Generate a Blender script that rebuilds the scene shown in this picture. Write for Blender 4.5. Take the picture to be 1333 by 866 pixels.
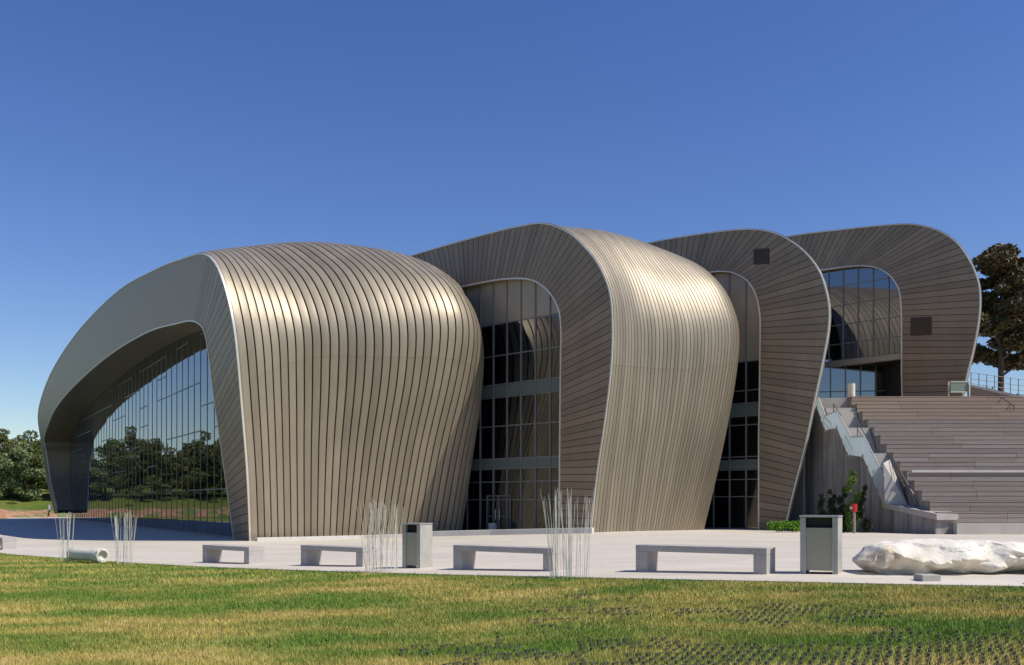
import bpy, bmesh, math, random
import numpy as np
from mathutils import Vector, noise
random.seed(7); rng = np.random.default_rng(7)
for o in list(bpy.data.objects): bpy.data.objects.remove(o)
S = bpy.context.scene; COL = S.collection
# ------------------------------------------------------------------ camera, sky, sun
CZ = 1.6; F = 1200.0; CX = 666.5; HY = 655.0
cd = bpy.data.cameras.new('camera'); cam = bpy.data.objects.new('camera', cd); COL.objects.link(cam)
cam.location = (0, 0, CZ); cam.rotation_euler = (math.radians(90), 0, 0)
cd.sensor_width = 36; cd.lens = 36*F/1333; cd.shift_y = (HY-433)/1333; cd.clip_end = 6000; cd.clip_start = .1
S.camera = cam
_a, _e = math.radians(110.5), math.radians(51); SUN = Vector((math.sin(_a)*math.cos(_e), math.cos(_a)*math.cos(_e), math.sin(_e)))
el = math.asin(SUN.z); az = math.atan2(SUN.x, SUN.y)
W = bpy.data.worlds.new('World'); S.world = W; W.use_nodes = True
nt = W.node_tree; bg = nt.nodes['Background']; sk = nt.nodes.new('ShaderNodeTexSky'); sk.sky_type = 'NISHITA'
sk.sun_disc = False; sk.sun_elevation = el; sk.sun_rotation = az; sk.air_density = 1.15; sk.dust_density = .15; sk.ozone_density = 4.5
hs = nt.nodes.new('ShaderNodeHueSaturation'); hs.inputs['Saturation'].default_value = 1.2; hs.inputs['Hue'].default_value = .519; hs.inputs['Value'].default_value = 1.45
nt.links.new(sk.outputs[0], hs.inputs['Color']); nt.links.new(hs.outputs[0], bg.inputs[0]); bg.inputs[1].default_value = .082
sl = bpy.data.lights.new('sun', 'SUN'); so = bpy.data.objects.new('sun', sl); COL.objects.link(so)
sl.energy = 5.0; sl.angle = math.radians(.5); sl.color = (1, .93, .81)
so.rotation_euler = SUN.to_track_quat('Z', 'Y').to_euler(); so.location = (30, -20, 50)
S.view_settings.view_transform = 'Standard'; S.view_settings.look = 'None'; S.view_settings.exposure = 0; S.view_settings.gamma = 1
S.cycles.max_bounces = 8; S.cycles.transparent_max_bounces = 12

# ------------------------------------------------------------------ helpers
def sp(v, k=1.0): return k*np.logaddexp(0, v/k)
def scl(v, a, b, k=1.0): return a+sp(v-a, k)-sp(v-b, k)
def sstep(a, b, v):
    t = np.clip((v-a)/(b-a), 0, 1); return t*t*(3-2*t)
def G(x, y):
    "height of the ground"
    z = -1.12+.03*(scl(x, -8, 5)-4)-.01*(scl(y, 14, 50)-14.5)-.02*sp(14-y)
    D = np.hypot(x+15, y-40)
    z = z+(3.4*sstep(90, 110, D)+9*sstep(115, 260, D))*sstep(-25, -50, x)
    return z+CZ
def ray(px, py): return np.array([(px-CX)/F, 1.0, (HY-py)/F])
E0 = np.array([0, 0, CZ])
def P(px, py, d): return E0+ray(px, py)*d
def hit(px, py, p0, n):
    r = ray(px, py); return E0+r*(np.dot(p0-E0, n)/np.dot(r, n))
def gpt(px, py):
    lo, hi = 3., 400.
    for _ in range(50):
        m = (lo+hi)/2; p = P(px, py, m)
        if p[2] > G(p[0], p[1]): lo = m
        else: hi = m
    p = P(px, py, lo); p[2] = G(p[0], p[1]); return p
def V3(*a): return np.array(a, float)
def unit(v): v = np.array(v, float); return v/np.linalg.norm(v)
def tag(o, label=None, cat=None, group=None, kind=None):
    if label: o['label'] = label
    if cat: o['category'] = cat
    if group: o['group'] = group
    if kind: o['kind'] = kind
    return o
def empty(name, loc, label=None, cat=None, group=None, rz=0, parent=None):
    o = bpy.data.objects.new(name, None); COL.objects.link(o); o.location = loc; o.rotation_euler[2] = rz
    o.empty_display_size = .2
    if parent: o.parent = parent
    return tag(o, label, cat, group)
class MB:
    def __init__(s): s.v = []; s.f = []
    def quadgrid(s, rows, close=False, flip=False):
        n0 = len(s.v); R = len(rows); C = len(rows[0])
        for r in rows: s.v += [tuple(map(float, p)) for p in r]
        for i in range(R-1):
            for j in range(C if close else C-1):
                k = (j+1) % C
                q = (n0+i*C+j, n0+i*C+k, n0+(i+1)*C+k, n0+(i+1)*C+j)
                s.f.append(q[::-1] if flip else q)
        return s
    def box(s, c, u, v, w):
        "centre and three half vectors"
        c, u, v, w = map(lambda a: np.array(a, float), (c, u, v, w)); n = len(s.v)
        for a in (-1, 1):
            for b in (-1, 1):
                for d in (-1, 1): s.v.append(tuple(map(float, c+a*u+b*v+d*w)))
        fs = [(0, 1, 3, 2), (4, 6, 7, 5), (0, 4, 5, 1), (2, 3, 7, 6), (0, 2, 6, 4), (1, 5, 7, 3)]
        if np.dot(np.cross(u, v), w) < 0: fs = [q[::-1] for q in fs]
        s.f += [tuple(n+i for i in q) for q in fs]
        return s
    def abox(s, x0, x1, y0, y1, z0, z1):
        return s.box(((x0+x1)/2, (y0+y1)/2, (z0+z1)/2), ((x1-x0)/2, 0, 0), (0, (y1-y0)/2, 0), (0, 0, (z1-z0)/2))
    def prism(s, poly, w):
        "planar polygon (list of points) extruded by vector w"
        n = len(s.v); m = len(poly); w = np.array(w, float)
        for p in poly: s.v.append(tuple(map(float, p)))
        for p in poly: s.v.append(tuple(map(float, np.array(p, float)+w)))
        s.f.append(tuple(range(n, n+m))); s.f.append(tuple(range(n+2*m-1, n+m-1, -1)))
        for i in range(m):
            j = (i+1) % m; s.f.append((n+i, n+m+i, n+m+j, n+j))
        return s
    def tube(s, pts, r, n=8, r2=None):
        pts = [np.array(p, float) for p in pts]; rows = []
        for i, p in enumerate(pts):
            d = unit(pts[min(i+1, len(pts)-1)]-pts[max(i-1, 0)])
            a = unit(np.cross(d, (0, 0, 1) if abs(d[2]) < .9 else (1, 0, 0))); b = np.cross(d, a)
            rr = r if r2 is None else r+(r2-r)*i/(len(pts)-1)
            rows.append([p+rr*(math.cos(t)*a+math.sin(t)*b) for t in np.arange(n)*2*math.pi/n])
        n0 = len(s.v); s.quadgrid(rows, True)
        s.f.append(tuple(range(n0, n0+n))); s.f.append(tuple(range(n0+len(rows)*n-1, n0+len(rows)*n-n-1, -1)))
        return s
    def build(s, name, mat, parent=None, smooth=None, bevel=0, fix=False):
        me = bpy.data.meshes.new(name); me.from_pydata(s.v, [], s.f)
        if fix or bevel:
            bm = bmesh.new(); bm.from_mesh(me); bmesh.ops.recalc_face_normals(bm, faces=bm.faces)
            if bevel: bmesh.ops.bevel(bm, geom=bm.edges[:], offset=bevel, segments=2, affect='EDGES', profile=.5)
            bm.to_mesh(me); bm.free()
        if smooth is not None:
            me.polygons.foreach_set('use_smooth', [True]*len(me.polygons)); me.set_sharp_from_angle(angle=math.radians(smooth))
        me.materials.append(mat)
        o = bpy.data.objects.new(name, me); COL.objects.link(o)
        if parent: o.parent = parent
        return o
def tri_mesh(name, verts, nper, mat, parent=None):
    "verts: (N*nper,3) each face its own nper vertices"
    N = len(verts)//nper; me = bpy.data.meshes.new(name)
    me.vertices.add(len(verts)); me.vertices.foreach_set('co', verts.astype(np.float32).ravel())
    me.loops.add(len(verts)); me.loops.foreach_set('vertex_index', np.arange(len(verts), dtype=np.int32))
    me.polygons.add(N); me.polygons.foreach_set('loop_start', np.arange(N, dtype=np.int32)*nper)
    me.update(calc_edges=True); me.materials.append(mat)
    o = bpy.data.objects.new(name, me); COL.objects.link(o)
    if parent: o.parent = parent
    return o
def cr(pts, t):
    "Catmull-Rom through pts (n,..) at parameters t in [0,n-1]"
    pts = np.asarray(pts, float); n = len(pts); t = np.clip(np.atleast_1d(t), 0, n-1-1e-9)
    i = t.astype(int); f = (t-i).reshape((-1,)+(1,)*(pts.ndim-1))
    g = lambda k: np.where((k < 0).reshape(f.shape), 2*pts[0]-pts[1], np.where((k > n-1).reshape(f.shape), 2*pts[-1]-pts[-2], pts[np.clip(k, 0, n-1)]))
    a, b, c, d = g(i-1), g(i), g(i+1), g(i+2)
    return .5*((2*b)+(-a+c)*f+(2*a-5*b+4*c-d)*f**2+(-a+3*b-3*c+d)*f**3)

# ------------------------------------------------------------------ materials
class Mat:
    def __init__(s, name, rough=.6, metal=0., col=(.5, .5, .5), ior=None, spec=None):
        s.m = bpy.data.materials.new(name); s.m.use_nodes = True; s.t = s.m.node_tree; s.b = s.t.nodes['Principled BSDF']
        s.b.inputs['Roughness'].default_value = rough; s.b.inputs['Metallic'].default_value = metal
        s.b.inputs['Base Color'].default_value = (*col, 1)
        if ior: s.b.inputs['IOR'].default_value = ior
        if spec is not None: s.b.inputs['Specular IOR Level'].default_value = spec
    def n(s, t, **kw):
        x = s.t.nodes.new(t)
        for k, v in kw.items(): setattr(x, k, v)
        return x
    def l(s, a, b): s.t.links.new(a, b)
    def coord(s, kind='pos'):
        if kind == 'pos': return s.n('ShaderNodeNewGeometry').outputs['Position']
        return s.n('ShaderNodeTexCoord').outputs['Object']
    def scale(s, src, sc):
        m = s.n('ShaderNodeMapping'); s.l(src, m.inputs[0]); m.inputs['Scale'].default_value = sc; return m.outputs[0]
    def noise(s, src, sc, detail=4, rough=.55):
        x = s.n('ShaderNodeTexNoise'); x.inputs['Scale'].default_value = sc; x.inputs['Detail'].default_value = detail
        x.inputs['Roughness'].default_value = rough; s.l(src, x.inputs['Vector']); return x.outputs['Fac']
    def ramp(s, fac, stops):
        r = s.n('ShaderNodeValToRGB'); e = r.color_ramp.elements
        while len(e) < len(stops): e.new(.5)
        for i, (p, c) in enumerate(stops): e[i].position = p; e[i].color = (*c, 1) if len(c) == 3 else c
        s.l(fac, r.inputs[0]); return r.outputs[0]
    def mix(s, fac, a, b, mode='MIX'):
        x = s.n('ShaderNodeMix', data_type='RGBA', blend_type=mode)
        for sock, v in ((x.inputs[0], fac), (x.inputs[6], a), (x.inputs[7], b)):
            if isinstance(v, (int, float)): sock.default_value = v
            elif isinstance(v, tuple): sock.default_value = (*v, 1)
            else: s.l(v, sock)
        return x.outputs[2]
    def base(s, v): s.l(v, s.b.inputs['Base Color']); return s
    def rough(s, v, lo, hi):
        m = s.n('ShaderNodeMapRange'); s.l(v, m.inputs[0]); m.inputs[3].default_value = lo; m.inputs[4].default_value = hi
        s.l(m.outputs[0], s.b.inputs['Roughness']); return s
    def bump(s, h, dist, strength=1.0):
        b = s.n('ShaderNodeBump'); b.inputs['Distance'].default_value = dist; b.inputs['Strength'].default_value = strength
        s.l(h, b.inputs['Height']); s.l(b.outputs[0], s.b.inputs['Normal']); return s
def oinfo(M): return M.n('ShaderNodeObjectInfo').outputs['Random']
def grey(a): return (a, a, a)

def metal(name, c, r0, r1, mt=.36):
    M = Mat(name, .4, mt); M.b.inputs['Coat Weight'].default_value = .35; M.b.inputs['Coat Roughness'].default_value = .48
    p = M.coord(); n1 = M.noise(M.scale(p, (1, 1, .25)), 1.3, 5)
    oc = M.n('ShaderNodeSeparateColor'); M.l(M.n('ShaderNodeObjectInfo').outputs['Color'], oc.inputs[0])
    v = M.mix(oc.outputs[0], tuple(k*.84 for k in c), tuple(min(1, k*1.1) for k in c))
    v = M.mix(.5, v, M.ramp(n1, [(.3, grey(.72)), (.7, grey(1.1))]), 'MULTIPLY')
    M.base(v); M.rough(n1, r0, r1)
    M.bump(M.noise(p, 1.1, 3), .022, .42)
    return M.m
m_clad = metal('bronze_steel', (.285, .242, .175), .44, .56)
m_clad_shade = metal('bronze_steel_shaded', (.265, .198, .135), .42, .54)  # shade of the pod fronts put into a darker copy of the cladding colour
m_seam = Mat('dark_backing', .6, .3, (.04, .034, .026)).m
m_trim = metal('trim_steel', (.62, .58, .5), .3, .4)
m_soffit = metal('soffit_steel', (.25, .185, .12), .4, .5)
m_mull = Mat('mullion_aluminium', .4, .3, (.19, .195, .20)).m
m_infill = metal('infill_steel', (.33, .29, .23), .4, .5)
m_louvre = Mat('louvre', .5, .4, (.075, .055, .045)).m
def glassmat(name, tint, ior):
    M = Mat(name); t = M.t; t.nodes.remove(M.b)
    gl = M.n('ShaderNodeBsdfGlossy'); gl.inputs['Roughness'].default_value = .004; gl.inputs['Color'].default_value = (.93, .96, 1, 1)
    tr = M.n('ShaderNodeBsdfTransparent'); tr.inputs['Color'].default_value = (*tint, 1)
    fr = M.n('ShaderNodeFresnel'); fr.inputs['IOR'].default_value = ior
    bp = M.n('ShaderNodeBump'); bp.inputs['Distance'].default_value = .004; bp.inputs['Strength'].default_value = .35
    M.l(M.noise(M.coord(), .8, 1), bp.inputs['Height']); M.l(bp.outputs[0], gl.inputs['Normal'])
    mx = M.n('ShaderNodeMixShader'); M.l(fr.outputs[0], mx.inputs[0]); M.l(tr.outputs[0], mx.inputs[1]); M.l(gl.outputs[0], mx.inputs[2])
    M.l(mx.outputs[0], t.nodes['Material Output'].inputs['Surface']); return M.m
m_glass = glassmat('tinted_glass', (.33, .37, .37), 2.5)
m_glass_r = glassmat('reflective_glass', (.2, .25, .3), 3.0)
M = Mat('frosted_rail_glass', .25, 0, (.66, .76, .80)); tl = M.n('ShaderNodeBsdfTranslucent'); tl.inputs[0].default_value = (.8, .86, .88, 1)
mx = M.n('ShaderNodeMixShader'); mx.inputs[0].default_value = .5; M.l(M.b.outputs[0], mx.inputs[1]); M.l(tl.outputs[0], mx.inputs[2]); M.l(mx.outputs[0], M.t.nodes['Material Output'].inputs['Surface'])
m_rail_glass = M.m
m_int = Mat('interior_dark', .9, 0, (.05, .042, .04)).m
m_slab = Mat('fritted_band', .3, 0, (.11, .14, .13)).m
def stone(name, c0, c1, sc, bump=.01, rough=.8, fine=None):
    M = Mat(name, rough); p = M.coord()
    a = M.noise(p, sc, 6, .6); v = M.ramp(a, [(.3, c0), (.7, c1)])
    if fine:
        f = M.noise(p, fine, 2, .5); v = M.mix(.55, v, M.ramp(f, [(.35, grey(.6)), (.65, grey(1.25))]), 'MULTIPLY')
    M.base(v); M.bump(M.noise(p, sc*5, 6, .6), bump, .6); return M.m
m_bench = stone('granite_bench', (.38, .345, .32), (.47, .43, .40), 2, .004, .75, 60)
m_granite = stone('granite_slab', (.34, .33, .29), (.44, .43, .38), 3, .004, .75, 90)
m_binmetal = Mat('grey_green_steel', .55, 0, (.33, .31, .235)).m
m_binframe = Mat('steel_frame', .35, .7, (.5, .5, .46)).m
m_black = Mat('black_void', .8, 0, (.012, .012, .012)).m
m_white_stone = stone('pale_stone', (.6, .57, .48), (.7, .67, .58), 4, .01)
m_stick = Mat('pale_stick', .55, 0, (.52, .55, .42))
m_stick.base(m_stick.mix(oinfo(m_stick), (.42, .41, .32), (.72, .71, .62))); m_stick = m_stick.m
m_kerb = stone('pale_kerb', (.5, .48, .45), (.6, .58, .54), 1.5, .004)
m_steelrail = Mat('dark_steel_rail', .4, .6, (.13, .11, .10)).m
m_red = Mat('red_paint', .4, 0, (.5, .02, .02)).m
m_pinkpost = Mat('pale_red_post', .6, 0, (.3, .22, .21)).m
# shaded board-marked concrete with dark run stains
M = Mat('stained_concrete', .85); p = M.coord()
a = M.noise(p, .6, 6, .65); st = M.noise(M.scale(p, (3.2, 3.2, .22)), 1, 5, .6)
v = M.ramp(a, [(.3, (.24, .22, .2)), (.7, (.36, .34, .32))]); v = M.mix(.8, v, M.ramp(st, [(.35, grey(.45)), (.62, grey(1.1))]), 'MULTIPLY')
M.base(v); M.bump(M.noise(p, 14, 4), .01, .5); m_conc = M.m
m_conc_l = stone('pale_concrete', (.4, .37, .33), (.5, .47, .42), .8, .005)
# plaza
M = Mat('plaza_paving', .7); p = M.coord()
a = M.noise(M.scale(p, (1, 1, 1)), .25, 6, .6); f = M.noise(p, 40, 2); st = M.noise(M.scale(p, (.15, 1.2, 1)), 1.2, 4)
v = M.ramp(a, [(.3, (.57, .515, .43)), (.7, (.65, .59, .495))]); v = M.mix(.5, v, M.ramp(f, [(.3, grey(.8)), (.7, grey(1.12))]), 'MULTIPLY')
v = M.mix(.5, v, M.ramp(st, [(.35, grey(.82)), (.65, grey(1.08))]), 'MULTIPLY')
br = M.n('ShaderNodeTexBrick'); M.l(p, br.inputs['Vector']); br.inputs['Scale'].default_value = 1; br.offset = .5
br.inputs['Brick Width'].default_value = 1.2; br.inputs['Row Height'].default_value = .6; br.inputs['Mortar Size'].default_value = .007
br.inputs['Color1'].default_value = (1, 1, 1, 1); br.inputs['Color2'].default_value = (.93, .93, .93, 1); br.inputs['Mortar'].default_value = (.78, .76, .74, 1)
v = M.mix(1.0, v, br.outputs[0], 'MULTIPLY'); M.base(v); M.bump(f, .002, .5); m_plaza = M.m
# wood
M = Mat('weathered_timber', .75); p = M.coord()
g = M.noise(M.scale(p, (1.2, 30, 30)), 1, 5, .6)
v = M.ramp(oinfo(M), [(0, (.25, .208, .180)), (.35, (.275, .23, .20)), (.8, (.30, .25, .218)), (1, (.335, .30, .275))])
v = M.mix(.7, v, M.ramp(g, [(.3, grey(.72)), (.7, grey(1.15))]), 'MULTIPLY'); M.base(v); M.bump(g, .004, .5); m_wood = M.m
M = Mat('warm_timber', .75); p = M.coord()
g = M.noise(M.scale(p, (1.2, 30, 30)), 1, 5, .6)
v = M.ramp(oinfo(M), [(0, (.29, .215, .165)), (.5, (.315, .235, .18)), (1, (.34, .255, .195))])
v = M.mix(.7, v, M.ramp(g, [(.3, grey(.75)), (.7, grey(1.12))]), 'MULTIPLY'); M.base(v); M.bump(g, .004, .5); m_wood2 = M.m
# lawn colour shared by the soil sheet and the blades
def lawn(name, gain, blade):
    M = Mat(name, .8 if not blade else .6, spec=.2); p = M.coord()
    q = M.n('ShaderNodeMapping'); M.l(p, q.inputs[0]); q.inputs['Rotation'].default_value = (0, 0, .35); q.inputs['Scale'].default_value = (.26, .60, 1)
    big = M.noise(q.outputs[0], 1.25, 3, .5); mid = M.noise(M.scale(p, (.7, 1.3, 1)), 1.1, 5, .65); fi = M.noise(p, 9, 4, .7)
    s1 = M.n('ShaderNodeMath', operation='MULTIPLY_ADD'); M.l(mid, s1.inputs[0]); s1.inputs[1].default_value = .56
    s0 = M.n('ShaderNodeMath', operation='MULTIPLY'); M.l(big, s0.inputs[0]); s0.inputs[1].default_value = .70; M.l(s0.outputs[0], s1.inputs[2])
    # greener towards the plaza edge
    sx = M.n('ShaderNodeSeparateXYZ'); M.l(p, sx.inputs[0]); mr = M.n('ShaderNodeMapRange'); M.l(sx.outputs[1], mr.inputs[0])
    mr.inputs[1].default_value = 8.5; mr.inputs[2].default_value = 14; mr.inputs[3].default_value = -.03; mr.inputs[4].default_value = .035
    s2 = M.n('ShaderNodeMath', operation='ADD'); M.l(s1.outputs[0], s2.inputs[0]); M.l(mr.outputs[0], s2.inputs[1])
    c = M.ramp(s2.outputs[0], [(.47, (.56, .45, .18)), (.56, (.46, .40, .12)), (.64, (.31, .325, .085)), (.73, (.165, .26, .045))])
    c = M.mix(.75, c, M.ramp(fi, [(.3, grey(.55)), (.7, grey(1.35))]), 'MULTIPLY')
    if blade:
        ri = M.n('ShaderNodeNewGeometry').outputs['Random Per Island']
        c = M.mix(.55, c, M.ramp(ri, [(0, (.45, .62, .3)), (.5, (1., 1., 1.)), (1, (1.7, 1.4, 1.15))]), 'MULTIPLY')
    c = M.mix(1.0, c, grey(gain), 'MULTIPLY'); M.base(c)
    if not blade: M.bump(fi, .05, .6)
    return M.m
m_lawn = lawn('lawn_soil', .75, False); m_blade = lawn('grass_blade', 1.0, True)
# far terrain: lawn near, green and orange clay banks beyond
M = Mat('terrain', .9, spec=.1); p = M.coord()
n1 = M.noise(p, .07, 5, .6); n2 = M.noise(p, 1.2, 6, .7)
c = M.ramp(n1, [(.35, (.16, .17, .045)), (.65, (.075, .125, .022))]); c = M.mix(.7, c, M.ramp(n2, [(.3, grey(.55)), (.7, grey(1.3))]), 'MULTIPLY')
M.base(c); m_terrain = M.m
M = Mat('orange_clay', .9); p = M.coord(); a = M.noise(p, .35, 5, .65); b = M.noise(p, 1.5, 5)
v = M.mix(M.ramp(a, [(.46, (0, 0, 0)), (.54, (1, 1, 1))]), M.ramp(b, [(.3, (.30, .13, .07)), (.7, (.40, .25, .16))]), M.ramp(b, [(.3, (.07, .11, .02)), (.7, (.16, .2, .06))]))
M.base(v); m_clay = M.m
def leafmat(name, stops):
    M = Mat(name, .6, spec=.25); g = M.n('ShaderNodeNewGeometry')
    n1 = M.noise(M.coord('obj'), .45, 3, .6)
    mm = M.n('ShaderNodeMath', operation='MULTIPLY_ADD'); M.l(g.outputs['Random Per Island'], mm.inputs[0]); mm.inputs[1].default_value = .45
    m0 = M.n('ShaderNodeMath', operation='MULTIPLY'); M.l(n1, m0.inputs[0]); m0.inputs[1].default_value = .75; M.l(m0.outputs[0], mm.inputs[2])
    M.base(M.ramp(mm.outputs[0], stops)); M.b.inputs['Subsurface Weight'].default_value = 0
    return M.m
m_leafA = leafmat('leaf_olive', [(.3, (.05, .06, .018)), (.55, (.10, .115, .03)), (.8, (.17, .18, .05))])
m_leafB = leafmat('leaf_green', [(.3, (.05, .09, .018)), (.55, (.09, .165, .025)), (.8, (.16, .26, .04))])
m_leafC = leafmat('leaf_brown_pine', [(.3, (.04, .045, .018)), (.55, (.085, .08, .03)), (.8, (.20, .135, .065))])
m_leafD = leafmat('leaf_bright', [(.3, (.08, .17, .015)), (.55, (.13, .27, .02)), (.8, (.2, .38, .04))])
m_leafE = leafmat('leaf_pale', [(.3, (.10, .15, .05)), (.55, (.16, .22, .09)), (.8, (.26, .3, .14))])
m_bark = stone('bark', (.06, .04, .03), (.12, .08, .055), 3, .03)
# limestone
M = Mat('limestone', .85); p = M.coord('obj')
a = M.noise(p, 1.6, 8, .65); b = M.noise(p, 5.5, 8, .7); c3 = M.noise(p, .9, 3)
v = M.ramp(a, [(.28, (.66, .57, .43)), (.5, (.80, .75, .65)), (.75, (.86, .82, .74))])
v = M.mix(M.ramp(c3, [(.54, (0, 0, 0)), (.70, (.8, .8, .8))]), v, (.50, .36, .21)); v = M.mix(M.ramp(M.noise(p, 3.2, 6, .7), [(.60, (0, 0, 0)), (.68, (.6, .6, .6))]), v, (.42, .38, .33))
v = M.mix(.5, v, M.ramp(b, [(.3, grey(.68)), (.6, grey(1.05))]), 'MULTIPLY'); M.base(v)
M.bump(b, .05, .8); m_lime = M.m

# ------------------------------------------------------------------ ground
def grid_axis(lo, hi, c0, c1, step, n):
    a = np.arange(c0, c1+1e-6, step); g = 1.16; L = [c0]; d = step
    while L[-1] > lo: d *= g; L.append(L[-1]-d)
    R = [c1]; d = step
    while R[-1] < hi: d *= g; R.append(R[-1]+d)
    return np.array(L[1:][::-1]+list(a)+R[1:])
xs = grid_axis(-1500, 1500, -60, 30, 1.0, 0); ys = grid_axis(-400, 3000, 0, 130, 1.0, 0)
XX, YY = np.meshgrid(xs, ys); ZZ = G(XX, YY)
mb = MB(); mb.quadgrid([[(XX[i, j], YY[i, j], ZZ[i, j]-.05) for j in range(len(xs))] for i in range(len(ys))])
tag(mb.build('ground', m_terrain, smooth=180), 'green grassy ground running out to the wooded bank', kind='structure')
# lawn edge
edge_px = [(1700, 768), (1500, 765.5), (1333, 763), (1160, 760), (1000, 756.5), (830, 753), (660, 749.5), (550, 747), (450, 744), (340, 740.5), (250, 737), (150, 731), (70, 725.5), (0, 720)]
edge = [gpt(*q)[:2] for q in edge_px]
edge = [edge[0]+(edge[0]-edge[1])*6]+edge+[np.array(q, float) for q in ((-24, 39), (-33, 52), (-46, 76), (-56, 100), (-64, 118))]
far = [(60, 34.5), (26, 39), (22, 39.5), (17, 42), (14, 48), (10, 56), (6, 60), (2, 62), (-2, 64), (-5, 66), (-8, 70), (-12, 76), (-16, 82), (-22, 88), (-28, 95), (-34, 103), (-40, 110), (-46, 116), (-52, 120), (-60, 124)]
def resample(pl, n):
    pl = np.array(pl, float); t = np.linspace(0, len(pl)-1, n); return cr(pl, t)
Ne = resample(edge, 120); Fa = resample(far, 120)
rows = []
for k in np.linspace(0, 1, 60):
    kk = k**1.4; r = Ne*(1-kk)+Fa*kk; rows.append([(x, y, G(x, y)) for x, y in r])
rows = [[(x, y, z-.08) for x, y, z in rows[0]]]+rows
pl = MB().quadgrid(rows).build('plaza', m_plaza, fix=True)
for pg in pl.data.polygons: pass
tag(pl, 'pale stone plaza in front of the metal building', kind='structure')
# lawn soil sheet (near) + blades
rows = []
near = np.array([(x*.0+np.interp(i, [0, 119], [22, -70]), -6.) for i, (x, y) in enumerate(Ne)])
for k in np.linspace(0, 1, 50):
    r = Ne*(1-k)+near*k; rows.append([(x, y, G(x, y)-.025) for x, y in r])
tag(MB().quadgrid(rows).build('lawn', m_lawn, smooth=180, fix=True), 'patchy green and straw coloured lawn in the foreground', kind='structure')
def worn(x, y):
    return noise.noise(Vector((x*.5, y*.6, 3)))+.5*noise.noise(Vector((x*1.7, y*2.0, 9)))+(9.4-y)*.17+(x-1.7)*.06-.04
epx = np.array([(CX+F*x/y, y) for x, y in Ne if y > 5 and y < 60]); epx = epx[np.argsort(epx[:, 0])]
def grass_blades():
    out = []
    for d0, d1, dens, hb, wb in ((6.2, 9, 5200, .026, .0080), (9, 12, 3200, .028, .010), (12, 16.5, 1700, .032, .013), (16.5, 34, 500, .04, .02)):
        xr0, xr1 = -.60*d1, .60*d1; n = int((xr1-xr0)*(d1-d0)*dens)
        y = rng.uniform(d0, d1, n); x = rng.uniform(xr0, xr1, n); k = np.abs(x) < .58*y; x, y = x[k], y[k]
        lim = np.interp(CX+F*x/y, epx[:, 0], epx[:, 1]); k = y < lim-.03+rng.normal(0, .035, len(y)); x, y = x[k], y[k]
        if d0 < 13:
            wm = np.array([worn(a_, b_) if b_ < 13 else -1 for a_, b_ in zip(x, y)]); k = rng.random(len(x)) > np.clip(wm*2.5, 0, .5); x, y = x[k], y[k]
        n = len(x); a = rng.uniform(0, 2*math.pi, n); h = hb*rng.uniform(.45, 1.35, n); w = wb*rng.uniform(.6, 1.2, n)
        z = G(x, y)-.03; lx = rng.normal(0, .5, n)*h; ly = rng.normal(0, .5, n)*h
        ca, sa = np.cos(a)*w/2, np.sin(a)*w/2
        A = np.stack([x-ca, y-sa, z], 1); B = np.stack([x+ca, y+sa, z], 1); C = np.stack([x+lx, y+ly, z+h+.02], 1)
        out.append(np.stack([A, B, C], 1).reshape(-1, 3))
    return np.concatenate(out)
tag(tri_mesh('grass', grass_blades(), 3, m_blade), 'short dry and green grass blades of the front lawn', 'grass', kind='stuff')
# plastic/stone grid paving showing in worn patches
gp = MB()
for j in range(48):
    y = 6.9+j*(.155+.002*j)
    for i in range(170):
        xx = -3.6+i*.088+.45*(y-7)  # the rows run askew
        pxx = CX+F*xx/y
        if pxx > 1370 or pxx < 480 or y > 13: continue
        m_ = worn(xx, y)
        if m_ < .0 or random.random() > .45+m_*2.2: continue
        z = float(G(xx, y)); gp.box((xx+random.gauss(0, .006), y+random.gauss(0, .01), z-.006), (.011, -.003, 0), (.024, .040, 0), (0, 0, .006+.008*random.random()))
m_cell = Mat('grid_paving', .9, 0, (.07, .072, .055), spec=.05).m
o = gp.build('grid_paving', m_cell); tag(o, 'dark grid paving cells showing through the worn front lawn', 'grid paving', kind='stuff')
# clay bank strips on the far left
def bank(x0, y0, L, ang, w, h, name, label):
    rows = []
    e = np.array([math.cos(ang), math.sin(ang)]); q = np.array([-e[1], e[0]])
    for k in np.linspace(-1, 1, 13):
        r = []
        for t in np.linspace(0, L, 40):
            c = np.array([x0, y0])+e*t+q*(k*w*(1+.35*noise.noise(Vector((t*.2, k, x0)))))
            r.append((c[0], c[1], G(c[0], c[1])-.1+h*(1-k*k)*(1+.5*noise.noise(Vector((c[0]*.5, c[1]*.5, 1))))))
        rows.append(r)
    return tag(MB().quadgrid(rows).build(name, m_clay, smooth=180, fix=True), label, kind='structure')
bank(-50, 127, 44, 3.75, 2.6, 1.0, 'clay_bank', 'bare orange clay bank below the trees')
bank(-90, 100, 60, 4.1, 2.6, .9, 'clay_bank', 'bare orange clay bank left of the building')
# ------------------------------------------------------------------ museum
museum = empty('museum_building', (0, 45, float(G(0, 45))), 'bronze metal museum of four bulging pods with arched glass fronts', 'building')
def mloc(o): o.matrix_parent_inverse = museum.matrix_world.inverted()
bpy.context.view_layer.update()
MI = museum.matrix_world.inverted()
def mpart(o):
    o.parent = museum; o.matrix_parent_inverse = MI; return o

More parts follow.
